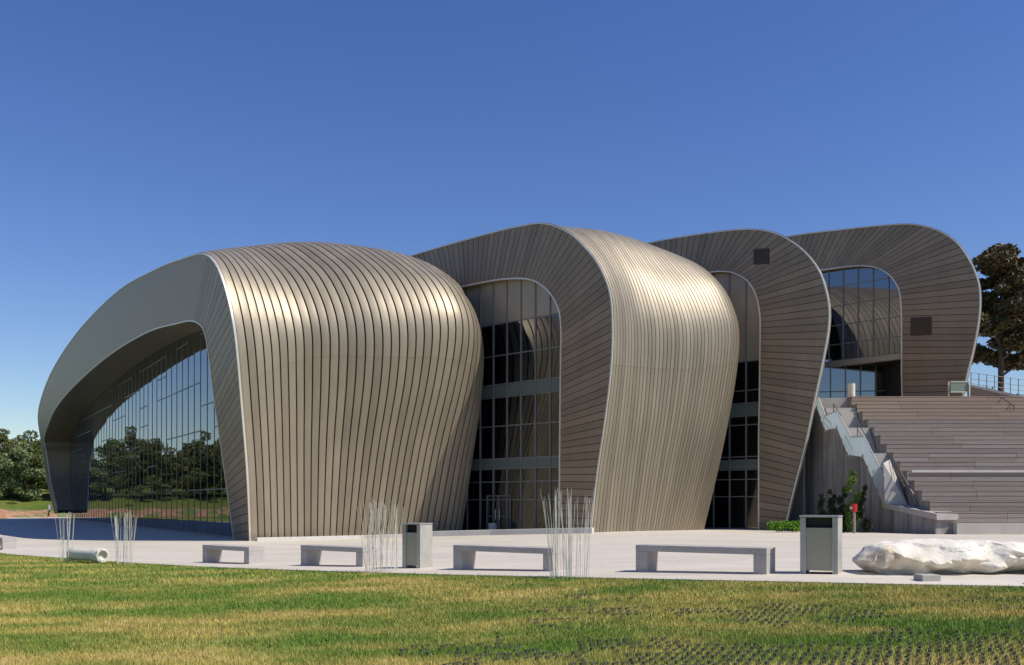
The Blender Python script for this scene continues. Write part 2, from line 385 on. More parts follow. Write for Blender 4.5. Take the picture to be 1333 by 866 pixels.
def base_pt(px, d):
    x = (px-CX)/F*d; return V3(x, d, G(x, d))
def face_plane(px, d, e, k):
    p0 = base_pt(px, d); e = unit((*e, 0)); n = unit((-e[1], e[0], 0))
    if np.dot(n, V3(*p0[:2], 0)) > 0: n = -n       # faces the camera
    up = unit(V3(n[0]*k, n[1]*k, 1)); nn = np.cross(e, up); nn = unit(nn)
    if np.dot(nn, n) < 0: nn = -nn
    return p0, e, n, nn
def path_len(c): return np.concatenate([[0], np.cumsum(np.linalg.norm(np.diff(c, axis=0), axis=1))])
def front(pod, pairs, width=.45, setback=1.5, bottoms=.35, axis=None, rot=0):
    p0, e, n, nn = pod
    O = np.array([hit(*a, p0, nn) for a, b in pairs]); I = np.array([hit(*b, p0, nn) for a, b in pairs])
    for A in (O, I): A[0, 2] -= bottoms
    T = np.linspace(0, len(O)-1, 600); Od, Id = cr(O, T), cr(I, T); L = path_len((Od*.6+Id*.4))
    N = max(8, int(L[-1]/width)); N = min(N, 290)
    backing = MB().quadgrid([Od[::4], Id[::4]]).build('front_frame', m_seam); mpart(backing)
    tb = np.interp(np.linspace(0, L[-1], N+1), L, T); far_m = MB()
    for i in range(N):
        seg = L[-1]/N; g = (tb[i+1]-tb[i])*min(.2, .032/seg)
        ta, tc = tb[i]+g*.5, tb[i+1]-g*.5
        o2, i2 = cr(O, [ta, tc]), cr(I, [ta, tc]); q = [o2[0], o2[1], i2[1], i2[0]]; w = nn*.045
        m = MB(); m.v = [tuple(a) for a in q]+[tuple(a+w) for a in q]
        m.f = [(4, 5, 6, 7), (0, 4, 7, 3), (1, 2, 6, 5), (0, 1, 5, 4), (3, 7, 6, 2)]
        wpx = abs((o2[0][0]/o2[0][1]-o2[1][0]/o2[1][1])*F)+abs((o2[0][2]-CZ)/o2[0][1]-(o2[1][2]-CZ)/o2[1][1])*F
        if wpx < 4.6:
            k0 = len(far_m.v); far_m.v += m.v; far_m.f += [tuple(k0+a for a in f_) for f_ in m.f]; continue
        m.build('cladding_panel', m_clad_shade, backing, fix=False).color = (random.random(), 1, 1, 1)
    if far_m.v: tag(far_m.build('far_cladding', m_clad_shade, backing), kind='stuff')
    # bright folded edge trim along the outer outline and a lip along the inner one
    rows = []
    for j in range(0, 600, 6):
        o = Od[j]; out = unit(Od[j]-Id[j]); a = nn*.075; b = -nn*.12
        rows.append([o+a-out*.05, o+a+out*.02, o+b+out*.02, o+b-out*.05])
    MB().quadgrid(rows, True).build('edge_trim', m_trim, museum, smooth=40, fix=True).matrix_parent_inverse = MI
    rows = []
    for j in range(0, 600, 6):
        o = Id[j]; out = unit(Id[j]-Od[j])
        rows.append([o+nn*.07-out*.05, o+nn*.07+out*.03, o-nn*.05+out*.03, o-nn*.05-out*.05])
    MB().quadgrid(rows, True).build('opening_trim', m_trim, museum, smooth=40, fix=True).matrix_parent_inverse = MI
    # reveal between the frame and the recessed glazing
    gp0 = p0-n*setback
    back = []
    for q in Id[::4]:
        ng = unit(n+e*rot); d = np.dot(q-gp0, ng)/np.dot(n, ng); back.append(q-n*(d+.05))
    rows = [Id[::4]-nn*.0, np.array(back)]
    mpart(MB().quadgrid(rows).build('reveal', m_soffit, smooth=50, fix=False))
    # dark room behind
    c = Od.mean(0); A_ = unit((*axis, 0)) if axis else -n
    poly = [q*.94+c*.06+A_*(setback+4.5+np.dot(q-p0, n))/np.dot(A_, -n) for q in Od[::12]]
    m = MB(); m.prism(poly, -n*.2); mpart(m.build('interior_wall', m_int, fix=True))
    return O, I, Od, Id, gp0

def shell(K, width, r0=None, vsplit=None, name='curved_shell', gap=.018, J=46):
    "K: (nk, nv, 3) control net; strips run along v, one object each"
    K = np.array(K); nk, nv = K.shape[:2]
    # denser in the curved visible part
    tv = np.concatenate([np.linspace(0, 7, int(J*.72), endpoint=False), np.linspace(7, nv-1, J-int(J*.72))])
    R = np.array([cr(k, tv) for k in K])
    if r0 is not None:                      # follow the traced outline exactly on the first ring
        O_, sel_, shifts = r0; first = cr(O_, np.interp(tv, np.arange(nv), sel_))
        if shifts is None: R[0] = first
        else: R = np.array([first+s_ for s_ in shifts])
    ring = lambda u: cr(R, [u])[0]
    U = np.linspace(0, nk-1, 161); D = np.array([ring(u) for u in U]); jm = int(len(tv)*.30)
    L = path_len(D[:, jm]); N = int(L[-1]/width); ub = np.interp(np.linspace(0, L[-1], N+1), L, U)
    cen = D.reshape(-1, 3).mean(0); cen[2] -= 2
    def nrm(u):
        e = .02; du = ring(min(u+e, nk-1))-ring(max(u-e, 0)); r = ring(u); dv = np.gradient(r, axis=0)
        n = np.cross(du, dv); n /= np.linalg.norm(n, axis=1)[:, None]+1e-9
        if np.sum(n*(r-cen)) < 0: n = -n
        return r, n
    back = MB().quadgrid([D[i] for i in range(0, 161, 2)]).build(name, m_seam, smooth=180); mpart(back)
    js = None
    for i in range(N):
        seg = L[-1]/N; g = (ub[i+1]-ub[i])*(gap/seg)
        ra, na = nrm(ub[i]+g); rb, nb = nrm(ub[i+1]-g); h = .055
        parts = [(0, len(ra))]; tone = random.random()
        if vsplit is not None:
            k = int(np.argmin(abs(tv-vsplit))); parts = [(0, k+1), (k, len(ra))]
        for pi, (j0, j1) in enumerate(parts):
            A, B, NA, NB = ra[j0:j1].copy(), rb[j0:j1].copy(), na[j0:j1], nb[j0:j1]
            if pi == 1:
                f = .012; A[0] += (A[1]-A[0])*f; B[0] += (B[1]-B[0])*f
            rows = [A, A+NA*h, (A+B)/2+(NA+NB)/2*(h+.012), B+NB*h, B]
            m = MB().quadgrid(rows)
            m.f.append(tuple((k*len(A)) for k in range(5))); m.f.append(tuple((k*len(A)+len(A)-1) for k in range(4, -1, -1)))
            m.build('shell_panel', m_clad, back, smooth=50, fix=True).color = (min(1, max(0, tone+random.uniform(-.06, .06))), 1, 1, 1)
    return back

def ringpts(pxs, bpx, bd, o, tail, k=0):
    "visible controls on the vertical plane through the base point along o, then hidden tail (inward, dz)"
    B = base_pt(bpx, bd); o = unit((*o, 0)); n = unit(np.cross(o, (0, 0, 1)))
    if n[0] > 0: n = -n
    n = unit(np.cross(o, unit(n*k+V3(0, 0, 1))))
    pts = [hit(*q, B, n) for q in pxs]; pts[0][2] -= .3
    if isinstance(tail, tuple):
        ref, ax_, s_ = tail
        l = pts[-1]; own = [l-o*4+V3(0, 0, .35), l-o*13+V3(0, 0, .3)]
        return pts+own+[q+V3(ax_[0]*s_, ax_[1]*s_, -.1*s_ if i < len(ref)-1 else 0) for i, q in enumerate(ref)]
    l = pts[-1]
    for a, dz in tail:
        q = l-o*a+V3(0, 0, dz)
        if dz < -50: q[2] = B[2]-.3
        pts.append(q)
    return pts
def glazing(pod, gp0, Id, col, rows, z_lo, z_hi, panemat, jitter=False, slabs=(), name='glass_wall', t_pad=.0, infill_above=None, tmax=None, mw=.035):
    p0, e, n, nn = pod
    tz = np.stack([(Id-gp0)@e, Id[:, 2]], 1)
    def top(t):
        c = []
        for a, b in zip(tz[:-1], tz[1:]):
            if (a[0]-t)*(b[0]-t) <= 0 and a[0] != b[0]: c.append(a[1]+(b[1]-a[1])*(t-a[0])/(b[0]-a[0]))
        return max(c) if c else None
    t0, t1 = tz[:, 0].min(), tz[:, 0].max()
    if tmax: t1 = min(t1, tmax)
    root = mpart(MB().box(gp0+e*(t0+t1)/2+V3(0, 0, z_lo+.06-gp0[2]), e*(t1-t0)/2, n*.06, V3(0, 0, .06)).build(name, m_mull))
    ts = np.arange(t0+.02, t1, col)
    def pt(t, z, off=0): q = gp0+e*t+n*off; q = q.copy(); q[2] = z; return q
    for a in list(ts)+[t1-.02]:
        h = top(a)
        if h is None: continue
        h = min(h+.15, z_hi)
        if h-z_lo < .3: continue
        MB().box(pt(a, (h+z_lo)/2, -.01), e*mw, n*(.035 if mw < .03 else .07), V3(0, 0, (h-z_lo)/2)).build('mullion', m_mull, root)
    for ci, a in enumerate(ts):
        b = min(a+col, t1); hs = [top(a+1e-3), top((a+b)/2), top(b-1e-3)]; hs = [x for x in hs if x is not None]
        if not hs: continue
        h = min(max(hs)+.12, z_hi)
        if h-z_lo < .2: continue
        rr = [z_lo]+[z_lo+r for r in (rows(ci) if callable(rows) else rows) if z_lo+r < h-.2]+[h]
        for za, zb in zip(rr[:-1], rr[1:]):
            inf = infill_above is not None and (za+zb)/2 > z_lo+infill_above
            g = .012
            ax = random.uniform(-1, 1)*.0016; bx = random.uniform(-1, 1)*.0016      # panes never sit dead flat
            q = pt((a+b)/2, (za+zb)/2, -.01)
            MB().box(q, e*((b-a)/2-g)+n*ax, n*.012, V3(0, 0, (zb-za)/2-g)+n*bx).build('infill_panel' if inf else 'glass_pane', m_infill if inf else panemat, root)
            if zb < h-.01: MB().box(pt((a+b)/2, zb, .0), e*((b-a)/2-.04), n*.03, V3(0, 0, .03)).build('transom', m_mull, root)
    for zc, hh in slabs:
        
        for a in ts:
            hs_ = top(a+col/2)
            if hs_ and hs_ > z_lo+zc: MB().box(pt(a+col/2, z_lo+zc, .012), e*(col/2-.05), n*.006, V3(0, 0, hh/2)).build('spandrel', m_slab, root)
        q = pt((t0+t1)/2, z_lo+zc, -2.4); MB().box(q, e*(t1-t0)/2*.98, n*2, V3(0, 0, .15)).build('floor_slab', m_int, root)
    return root

# ---- pod 1
e1 = (-.545, .838); pod1 = face_plane(327, 43, e1, .13)
pairs1 = [((327, 705), (307, 704)), ((323, 620), (297, 640)), ((316, 530), (288, 575)), ((309, 450), (279, 512)), ((302, 405), (272.5, 460)), ((293, 370), (268.5, 437)),
          ((281, 342), (263, 424)), ((266, 330.5), (250, 418)), ((244, 335), (229, 422)), ((203, 351), (190, 434)), ((152, 381), (140, 465)), ((102, 432), (97, 503)),
          ((71, 478), (73, 532)), ((56, 513), (62, 556)), ((50, 543), (58, 572)), ((54.5, 577), (60.5, 590)), ((61, 620), (66, 625)), ((71, 668), (76, 668))]
O1, I1, Od1, Id1, g1 = front(pod1, pairs1, .40, .5, axis=(.72, .69), rot=.012)
o1 = np.array([.70, -.70]); o1b = np.array([.74, -.673])
T1 = [(7, .5), (24, .0), (48, -5), (54, -9), (56, -99)]
K1 = []; A1 = (.70, .71)
sel = [0, 1, 2, 3, 5, 6, 7]
K0 = [O1[i] for i in (0, 1, 2, 3, 5, 6, 7)]+[O1[8], O1[10], O1[12], O1[14], O1[15], O1[17]]
K0[0] = O1[0]
K1.append(K0)
K1.append(ringpts([(399, 702), (399, 590), (400, 492), (398, 425), (381, 373), (357, 343), (325, 322.5)], 399, 45, (.62, -.785), (K0[9:], A1, 3), .09))
K1.append(ringpts([(474, 699), (489, 590), (504, 492), (505, 420), (487, 368), (460, 338), (420, 317)], 474, 47, (.66, -.75), (K0[9:], A1, 6), .05))
K1.append(ringpts([(553, 696), (573, 590), (595, 495), (604, 430), (594, 388), (570, 358), (528, 333.5)], 553, 48.7, (.71, -.704), (K0[9:], A1, 9), .02))
K1.append(ringpts([(598, 694), (613, 600), (625, 520), (628.5, 460), (622, 422), (608, 393), (588, 367.5)], 598, 49.8, o1b, (K0[9:], A1, 11), 0))
K1.append([q+V3(-.9, 1.4, 0) for q in K1[-1]]); K1[-1] = [q*1 for q in K1[-1]]
K1.append([q+V3(-2.2, 2.6, 0) for q in K1[-2]])
shell(K1, .415, (O1, [0, 1, 2, 3, 5, 6, 7, 8, 10, 12, 14, 15, 17], None), 2.25, gap=.038)
z_lo1 = float(G(-14, 46))-.05
def rows1(ci):
    r = random.Random(ci//2*31+5); return sorted(r.sample([2.6, 4.4, 6.0, 7.4, 8.8, 10.2, 11.5], 3))
pod1g = (pod1[0], unit(pod1[1]-pod1[2]*.012), unit(pod1[2]+pod1[1]*.012), pod1[3])
glazing(pod1g, g1, Id1, 1.5, rows1, z_lo1, 40, m_glass_r, mw=.025)

# ---- pod 2
pod2 = face_plane(769, 45, (-.74, .673), 0)
pairs2 = [((769, 694), (729, 694)), ((778, 620), (729, 620)), ((789, 545), (729.5, 560)), ((796.5, 480), (730, 510)), ((798.5, 430), (730.5, 465)), ((795.5, 385), (731, 432)),
          ((784, 352), (728, 404)), ((766, 326), (718, 384)), ((741, 303), (703, 370)), ((708, 291), (685, 363.5)), ((670, 296), (655, 364)), ((630, 306), (625, 369)),
          ((580, 320), (590, 376)), ((530, 335), (550, 384)), ((430, 365), (450, 410))]
O2, I2, Od2, Id2, g2 = front(pod2, pairs2, .36, .35)
T2 = [(3, .3), (9, .4), (20, -.5), (34, -3)]
K2 = [[O2[i] for i in (0, 1, 2, 4, 5, 6, 8)]+[O2[9], O2[11], O2[13], O2[14]]]
K2.append(ringpts([(811, 696), (822, 610), (832, 530), (837, 440), (829, 385), (809, 338), (775, 301)], 811, 46.2, (.75, -.66), T2))
K2.append(ringpts([(857, 695), (875, 610), (890, 530), (899, 445), (889, 394), (863, 352), (822, 311.5)], 857, 47.5, (.78, -.62), T2))
K2.append(ringpts([(897, 693), (922, 605), (942, 520), (952, 440), (943, 395), (921, 360), (878, 333)], 897, 48.9, (.8, -.6), T2))
K2.append(ringpts([(913, 691), (936, 600), (954, 505), (960, 445), (955, 410), (937, 375), (902, 347)], 913, 49.8, (.8, -.6), T2))
K2.append([q+V3(-.5, 1.2, 0) for q in K2[-1]])
K2.append([q+V3(-2., 2.6, 0) for q in K2[-2]])
shell(K2, .215, (O2, [0, 1, 2, 4, 5, 6, 8, 9, 11, 13, 14], None), 2.45, gap=.015)
z_lo2 = float(G(-1, 50))-.05
ROWS = [1.85, 2.8, 3.5, 4.05, 5.8, 7.35, 8.05, 9.6, 11.3]
glazing(pod2, g2, Id2, 1.0, ROWS, z_lo2, 40, m_glass, slabs=((3.78, .5), (7.7, .6)), infill_above=11.3, tmax=16)
# entrance doors in pod 2
p0, e, n, nn = pod2
for k in (0, 1):
    t = (V3(*hit(642+k*16, 690, g2, n))-g2)@e; c = g2+e*t+n*.06; c[2] = z_lo2
    dr = MB()
    for s_ in (-1, 1): dr.box(c+e*s_*.40+V3(0, 0, 1.05), e*.04, n*.03, V3(0, 0, 1.02))
    dr.box(c+V3(0, 0, .06), e*.43, n*.035, V3(0, 0, .06)); dr.box(c+V3(0, 0, 2.06), e*.43, n*.035, V3(0, 0, .04)); dr.box(c+V3(0, 0, .95), e*.36, n*.025, V3(0, 0, .03))
    d_ = mpart(dr.build('door', Mat('door_frame', .4, .5, (.17, .17, .165)).m))
    MB().tube([c+e*(.3 if k else -.3)+n*.09+V3(0, 0, .8), c+e*(.3 if k else -.3)+n*.09+V3(0, 0, 1.3)], .018).build('handle', m_binframe, d_)

# ---- pod 3
pod3 = face_plane(1020, 49, (-.75, .66), 0)
pairs3 = [((1020, 692), (988, 692)), ((1034, 640), (988, 630)), ((1048, 585), (988, 570)), ((1060, 527), (989, 515)), ((1072, 470), (989.5, 465)), ((1079.5, 425), (990, 430)),
          ((1078.5, 390), (989, 405)), ((1067, 353), (983, 381)), ((1046, 326), (972, 365)), ((1020, 308), (957, 356.5)), ((994, 300), (945, 354)), ((963, 299), (932, 354)),
          ((918, 304), (905, 358)), ((862, 313), (860, 366)), ((780, 330), (780, 380))]
O3, I3, Od3, Id3, g3 = front(pod3, pairs3, .36, .35, axis=(.22, .97))
K0 = [O3[i] for i in (0, 1, 3, 4, 5, 7, 9)]+[O3[11], O3[12], O3[13], O3[14]]
K3 = [K0]+[[q+V3(.27*d, .963*d, -.02*d) for q in K0] for d in (2.5, 5, 10)]
shell(K3, .40, (O3, [0, 1, 3, 4, 5, 7, 9, 11, 12, 13, 14], [V3(.27*d, .963*d, -.02*d) for d in (0, 2.5, 5, 10)]))
z_lo3 = float(G(12, 52))-.05
glazing(pod3, g3, Id3, 1.0, [1.85, 2.8, 3.5, 4.05, 5.8, 7.0, 7.7, 9.3], z_lo3, 40, m_glass, slabs=((3.6, .6), (6.6, .7)), infill_above=9.3, tmax=12)
# ---- pod 4 (on the upper terrace)
DZ = 5.75+CZ
pod4 = face_plane(1251, 52, (-.70, .714), 0)
pairs4 = [((1251, 522), (1175, 523)), ((1260, 487), (1174, 490)), ((1268, 455), (1174, 455)), ((1274.5, 419), (1174, 420)), ((1276.5, 387), (1173, 395)), ((1273, 363), (1170.5, 378)),
          ((1262, 338), (1163, 364)), ((1246, 316), (1152, 354)), ((1223, 301), (1139, 348.5)), ((1200, 294), (1126, 346.5)), ((1178, 292), (1114, 346.5)), ((1145, 294), (1098, 348)),
          ((1097, 299), (1070, 352)), ((1032, 307), (1018, 360)), ((960, 322), (950, 375))]
O4, I4, Od4, Id4, g4 = front(pod4, pairs4, .36, .35, .2, axis=(.38, .92))
K0 = [O4[i] for i in (0, 1, 3, 4, 5, 7, 9)]+[O4[10], O4[12], O4[13], O4[14]]
K4 = [K0]+[[q+V3(.40*d, .9*d, -.02*d) for q in K0] for d in (2.5, 5, 8)]
shell(K4, .40, (O4, [0, 1, 3, 4, 5, 7, 9, 10, 12, 13, 14], [V3(.40*d, .9*d, -.02*d) for d in (0, 2.5, 5, 8)]))
p0, e, n, nn = pod4
zb = float(hit(1120, 468, g4, n)[2])
glazing(pod4, g4, Id4, .95, [1.1, 2.3, 3.5, 4.7, 5.8], zb, 40, m_glass_r, tmax=14)
q = g4+e*7.5; q[2] = zb-.12; mpart(MB().box(q, e*5.6, n*.2, V3(0, 0, .17)).build('lintel_beam', m_infill))
q = g4+e*7.5-n*3.2; q[2] = zb-.2; mpart(MB().box(q, e*5.6, n*3.1, V3(0, 0, .05)).build('entrance_soffit', m_int))
e4, n4 = unit((-.989, .148, 0)), unit((-.148, -.989, 0)); g4b = V3(23.6, 57.4, DZ)
idb = np.array([g4b+V3(0, 0, -.3), g4b+V3(0, 0, zb+.1-DZ), g4b+e4*7+V3(0, 0, zb+.1-DZ), g4b+e4*7+V3(0, 0, -.3)])
glazing((g4b, e4, n4, n4), g4b, idb, .9, [1.25], DZ, 40, m_glass_r, name='entrance_glass')
mpart(MB().abox(23.3, 23.6, 54.6, 60.4, DZ, zb).build('entrance_cheek', m_int)); mpart(MB().abox(16, 26.5, 60.5, 60.7, DZ, zb+1.5).build('interior_wall', m_int))
# louvred vents on the fronts
def vent(pod, px0, py0, px1, py1):
    p0, e, n, nn = pod; a, b, c, d = [hit(*q, p0, nn)+nn*.05 for q in ((px0, py0), (px1, py0-1.5), (px1, py1-1.5), (px0, py1))]
    m = MB().prism([a, b, c, d], nn*.04); r = mpart(m.build('vent', m_louvre, fix=True))
    for k in range(7):
        f = (k+.5)/7; l, r_ = a*(1-f)+d*f, b*(1-f)+c*f
        MB().box((l+r_)/2+nn*.06, (r_-l)/2*.94, nn*.02, V3(0, 0, .035)).build('vent_blade', m_louvre, r)
vent(pod3, 982, 325, 1002, 345); vent(pod4, 1186, 414, 1213, 437.5)

# plinth kerb along pods 1 and 2
kp = [base_pt(333, 42.6), base_pt(399, 44.2), base_pt(474, 45.9), base_pt(560, 46.3), base_pt(640, 45.6), base_pt(772, 43.6)]
kp = [q+V3(0, 0, 0) for q in kp]
for i in range(0, 5):
    a, b = kp[i], kp[i+1]; d = unit(b-a); s_ = unit(np.cross(d, (0, 0, 1))); hh = .16 if i < 3 else .26
    m = MB(); m.box((a+b)/2+V3(0, 0, hh/2-.1), (b-a)/2*.998, s_*.17, V3(0, 0, hh/2+.1)); k = m.build('kerb', m_kerb, bevel=.012)
    tag(k, ['pale kerb at the front corner of the leftmost pod', 'pale kerb under the left part of the first bulging wall', 'pale kerb under the right part of the first bulging wall', 'raised pale kerb left of the glass doors', 'raised pale kerb in front of the glass doors'][i], 'kerb', 'kerb lengths along the museum foot')
# bin just inside the pod-2 glass
q = base_pt(641, 48.8); MB().tube([q, q+V3(0, 0, .55)], .22, 20).build('planter', m_granite, smooth=40)
tag(bpy.data.objects['planter'], 'short pale drum bin beside the tall dark glazing', 'bin')

# ------------------------------------------------------------------ terrace, seating steps, stair
tr = MB(); poly = [(18.3, 50.35), (60, 50.35), (60, 140), (5, 140), (9, 62), (14.2, 55), (16.0, 50.6)]
tr.prism([V3(x, y, DZ) for x, y in poly], (0, 0, -9)); tag(tr.build('upper_terrace', m_conc_l, fix=True), 'raised terrace behind the timber seating steps', kind='structure')
seat = empty('seating_steps', (24, 40, float(G(24, 40))), 'wide weathered timber seating steps rising to the upper terrace', 'seating steps'); bpy.context.view_layer.update()
SI = seat.matrix_world.inverted()
def spart(o): o.parent = seat; o.matrix_parent_inverse = SI; return o
NR = 14; z0 = -.85+CZ; y0 = 39.6; dy = .775; dz = (DZ-z0)/NR
sub = MB(); prof = [(y0+.05, -2)]+sum([[(y0+i*dy+.05, z0+i*dz-.03-(0 if i else 0)), (y0+i*dy+.05, z0+(i+1)*dz-.06)] for i in range(NR)], [])+[(y0+NR*dy, z0+NR*dz-.06), (y0+NR*dy, -2)]
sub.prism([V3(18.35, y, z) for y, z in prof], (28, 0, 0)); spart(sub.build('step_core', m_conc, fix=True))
for i in range(NR):
    y = y0+i*dy; z = z0+i*dz; x = 18.3-(0 if i < 9 else .0); off = random.uniform(0, 2.2); segs = [18.3]
    xx = 18.3+off+1.5
    while xx < 32: segs.append(xx); xx += random.choice((3.6, 4.2, 4.8))
    segs.append(33); mat = m_wood2 if i >= 11 else m_wood
    for a, b in zip(segs[:-1], segs[1:]):
        for k in range(2):
            h = (dz-.05)/2
            spart(MB().abox(a+.006, b-.006, y+random.uniform(-.004, .004), y+.04, z+.012+k*h, z+(k+1)*h-.012).build('plank', mat))
        for k in range(2):
            w = (dy+.02)/2
            spart(MB().abox(a+.006, b-.006, y-.010+k*w, y-.010+(k+1)*w-.012, z+dz-.05, z+dz+random.uniform(-.003, .003)).build('tread_plank', mat))
yl = y0+4*dy; spart(MB().abox(18.5, 33, yl-.06, yl-.035, z0+5*dz-.09, z0+5*dz+.02).build('pale_nosing', m_kerb))
spart(MB().abox(18.95, 40, y0-.35, y0+.02, -.5, z0-.01).build('base_course', m_conc_l))
# deck in front of pod 4
for k in range(10):
    spart(MB().abox(18.3, 33, y0+NR*dy+.0+k*.3, y0+NR*dy+.29+k*.3, DZ-.02, DZ+.02).build('deck_plank', m_wood2))

# stair with flank wall
wa, wb = V3(16.2, 50, 0), V3(18.2, 39.5, 0); wd = unit(wb-wa); wn = unit(np.cross(wd, (0, 0, 1)))
if wn[0] > 0: wn = -wn
hw = lambda px, py: hit(px, py, wa, wn)
stairs = empty('concrete_stair', (17.2, 44, float(G(17, 44))), 'concrete stair with dark flank wall left of the timber seating', 'stair'); bpy.context.view_layer.update()
TI = stairs.matrix_world.inverted()
def tpart(o): o.parent = stairs; o.matrix_parent_inverse = TI; return o
bot = [(1056, 533), (1065, 531), (1075, 560), (1091, 557), (1105, 592), (1125, 595), (1151, 656)]
top = [(1057, 518), (1067, 518), (1076, 541), (1091, 535), (1109, 569), (1126, 568), (1153.5, 621)]
B3 = [hw(*q) for q in bot]; T3 = [hw(*q) for q in top]
a = hw(1022, 700); a[2] = -.6; a2 = hw(1040, 545); f = hw(1151, 656); b = f.copy(); b[2] = -.6
s0 = hw(1046, 528)
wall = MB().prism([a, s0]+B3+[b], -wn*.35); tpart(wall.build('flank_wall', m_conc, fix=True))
# low end wall with coping
c0 = hw(1151, 660); c1 = hw(1218, 676); c0b = c0.copy(); c0b[2] = -.3; c1b = c1.copy(); c1b[2] = -.3
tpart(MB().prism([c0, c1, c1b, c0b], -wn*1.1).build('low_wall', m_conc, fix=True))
u0, u1 = hw(1150, 654.5), hw(1221, 669); d0, d1 = hw(1150, 661), hw(1221, 677)
w_ = wn*.06; tpart(MB().prism([u0+w_, u1+w_, d1+w_, d0+w_], -wn*1.25).build('coping', m_bench, fix=True))
# pale upstand beside the lower flight
ps = [f+wn*-.4, f-wn*.4]
# steps following the flights
fl = [(B3[0], B3[1], 1), (B3[1], B3[2], 6), (B3[2], B3[3], 1), (B3[3], B3[4], 8), (B3[4], B3[5], 1), (B3[5], B3[6], 12)]
for A, Bq, ns in fl:
    for k in range(ns):
        a_, b_ = A+(Bq-A)*k/ns, A+(Bq-A)*(k+1)/ns
        zt = a_[2]-.02 if ns > 1 else max(a_[2], b_[2])
        q = [V3(a_[0], a_[1], zt), V3(b_[0], b_[1], zt), V3(b_[0], b_[1], zt-.6), V3(a_[0], a_[1], zt-.6)]
        xr = 18.28
        m = MB(); wv = V3(xr-(a_[0]+.35), 0, 0); m.prism([p_+V3(.36, 0, 0) for p_ in q], wv); tpart(m.build('step', m_conc_l, fix=True))
# pale sloping cheek between the lower flight and the seating
ch = [P(1150, 603, 43.3), P(1158, 598, 43.7), P(1182, 658, 42.6), P(1152, 656, 42.9)]
tpart(MB().prism(ch, (0, .35, -.12)).build('cheek_wall', m_conc_l, fix=True))
# balustrade of pale glass panels
bal = empty('glass_balustrade', tuple(B3[3]), 'pale frosted glass balustrade stepping down beside the stair', 'balustrade'); bpy.context.view_layer.update(); BI = bal.matrix_world.inverted()
for k in range(6):
    a_, b_, c_, d_ = T3[k], T3[k+1], B3[k+1], B3[k]
    nsub = 1 if k % 2 == 0 else (2 if k < 5 else 4)
    for j in range(nsub):
        f0, f1 = j/nsub+.01, (j+1)/nsub-.01; L = lambda s, t, f_: s+(t-s)*f_
        q = [L(a_, b_, f0), L(a_, b_, f1), L(d_, c_, f1), L(d_, c_, f0)]
        x = MB().prism([p_+wn*.05 for p_ in q], wn*.02).build('glass_panel', m_rail_glass, fix=True); x.parent = bal; x.matrix_parent_inverse = BI
        for s_ in (q[2], q[3]):
            x = MB().box(s_+wn*.07+V3(0, 0, .02), wd*.03, wn*.03, V3(0, 0, .1)).build('clamp', m_binframe); x.parent = bal; x.matrix_parent_inverse = BI
x = MB()
for k in range(6): x.tube([T3[k]+wn*.06, T3[k+1]+wn*.06], .028, 8)
x = x.build('top_rail', m_trim); x.parent = bal; x.matrix_parent_inverse = BI
def handrail(name, pts, posts, label, group=None):
    "pts: top rail; posts: heights down to the floor"
    r = empty(name, tuple(pts[-1]-V3(0, 0, posts)), label, 'handrail', group); bpy.context.view_layer.update(); RI = r.matrix_world.inverted()
    def pp(o): o.parent = r; o.matrix_parent_inverse = RI
    pp(MB().tube(pts, .025, 8).build('top_rail', m_steelrail, smooth=60))
    pp(MB().tube([q-V3(0, 0, .35) for q in pts], .018, 6).build('lower_rail', m_steelrail, smooth=60))
    L = path_len(np.array(pts)); npst = max(2, int(L[-1]/1.3)+1)
    for s_ in np.linspace(0, L[-1], npst):
        q = np.array([np.interp(s_, L, np.array(pts)[:, k]) for k in range(3)])
        pp(MB().tube([q, q-V3(0, 0, posts)], .022, 6).build('post', m_steelrail))
handrail('handrail', [P(1155, 590, 43.9), P(1161, 594, 43.6), P(1190, 645, 41.7), P(1193, 655, 41.6)], .8, 'dark steel handrail beside the lowest flight of the stair')
handrail('handrail', [P(1116, 549, 46.3), P(1127, 567, 45.6)], .8, 'short dark handrail at the middle landing of the stair')
handrail('handrail', [P(1085, 526, 48.4), P(1094, 540, 47.6)], .7, 'short dark handrail near the top of the stair')
# upper terrace furniture
q = P(1108.5, 524, 51); q[2] = DZ; MB().tube([q, q+V3(0, 0, .85)], .19, 24).build('bollard', m_white_stone, smooth=40)
tag(bpy.data.objects['bollard'], 'pale stone cylinder bollard before the upper entrance glass', 'bollard')
sg = empty('information_board', tuple(P(1248, 521, 50.9)), 'low green information board in a pale frame on the terrace', 'sign'); bpy.context.view_layer.update(); GI = sg.matrix_world.inverted()
def gp_(o): o.parent = sg; o.matrix_parent_inverse = GI
a_, b_ = P(1235, 521, 50.9), P(1262, 520, 50.7)
for q in (a_, b_): gp_(MB().abox(q[0]-.03, q[0]+.03, q[1]-.03, q[1]+.03, DZ, DZ+.95).build('post', m_white_stone))
xc = (a_[0]+b_[0])/2; hwid = (b_[0]-a_[0])/2-.04
gp_(MB().abox(xc-hwid, xc+hwid, 50.75, 50.79, DZ+.38, DZ+.9).build('board', Mat('board_green', .5, 0, (.2, .25, .2)).m))
for z in (.34, .9): gp_(MB().abox(xc-hwid, xc+hwid, 50.73, 50.81, DZ+z, DZ+z+.05).build('rail', m_white_stone))
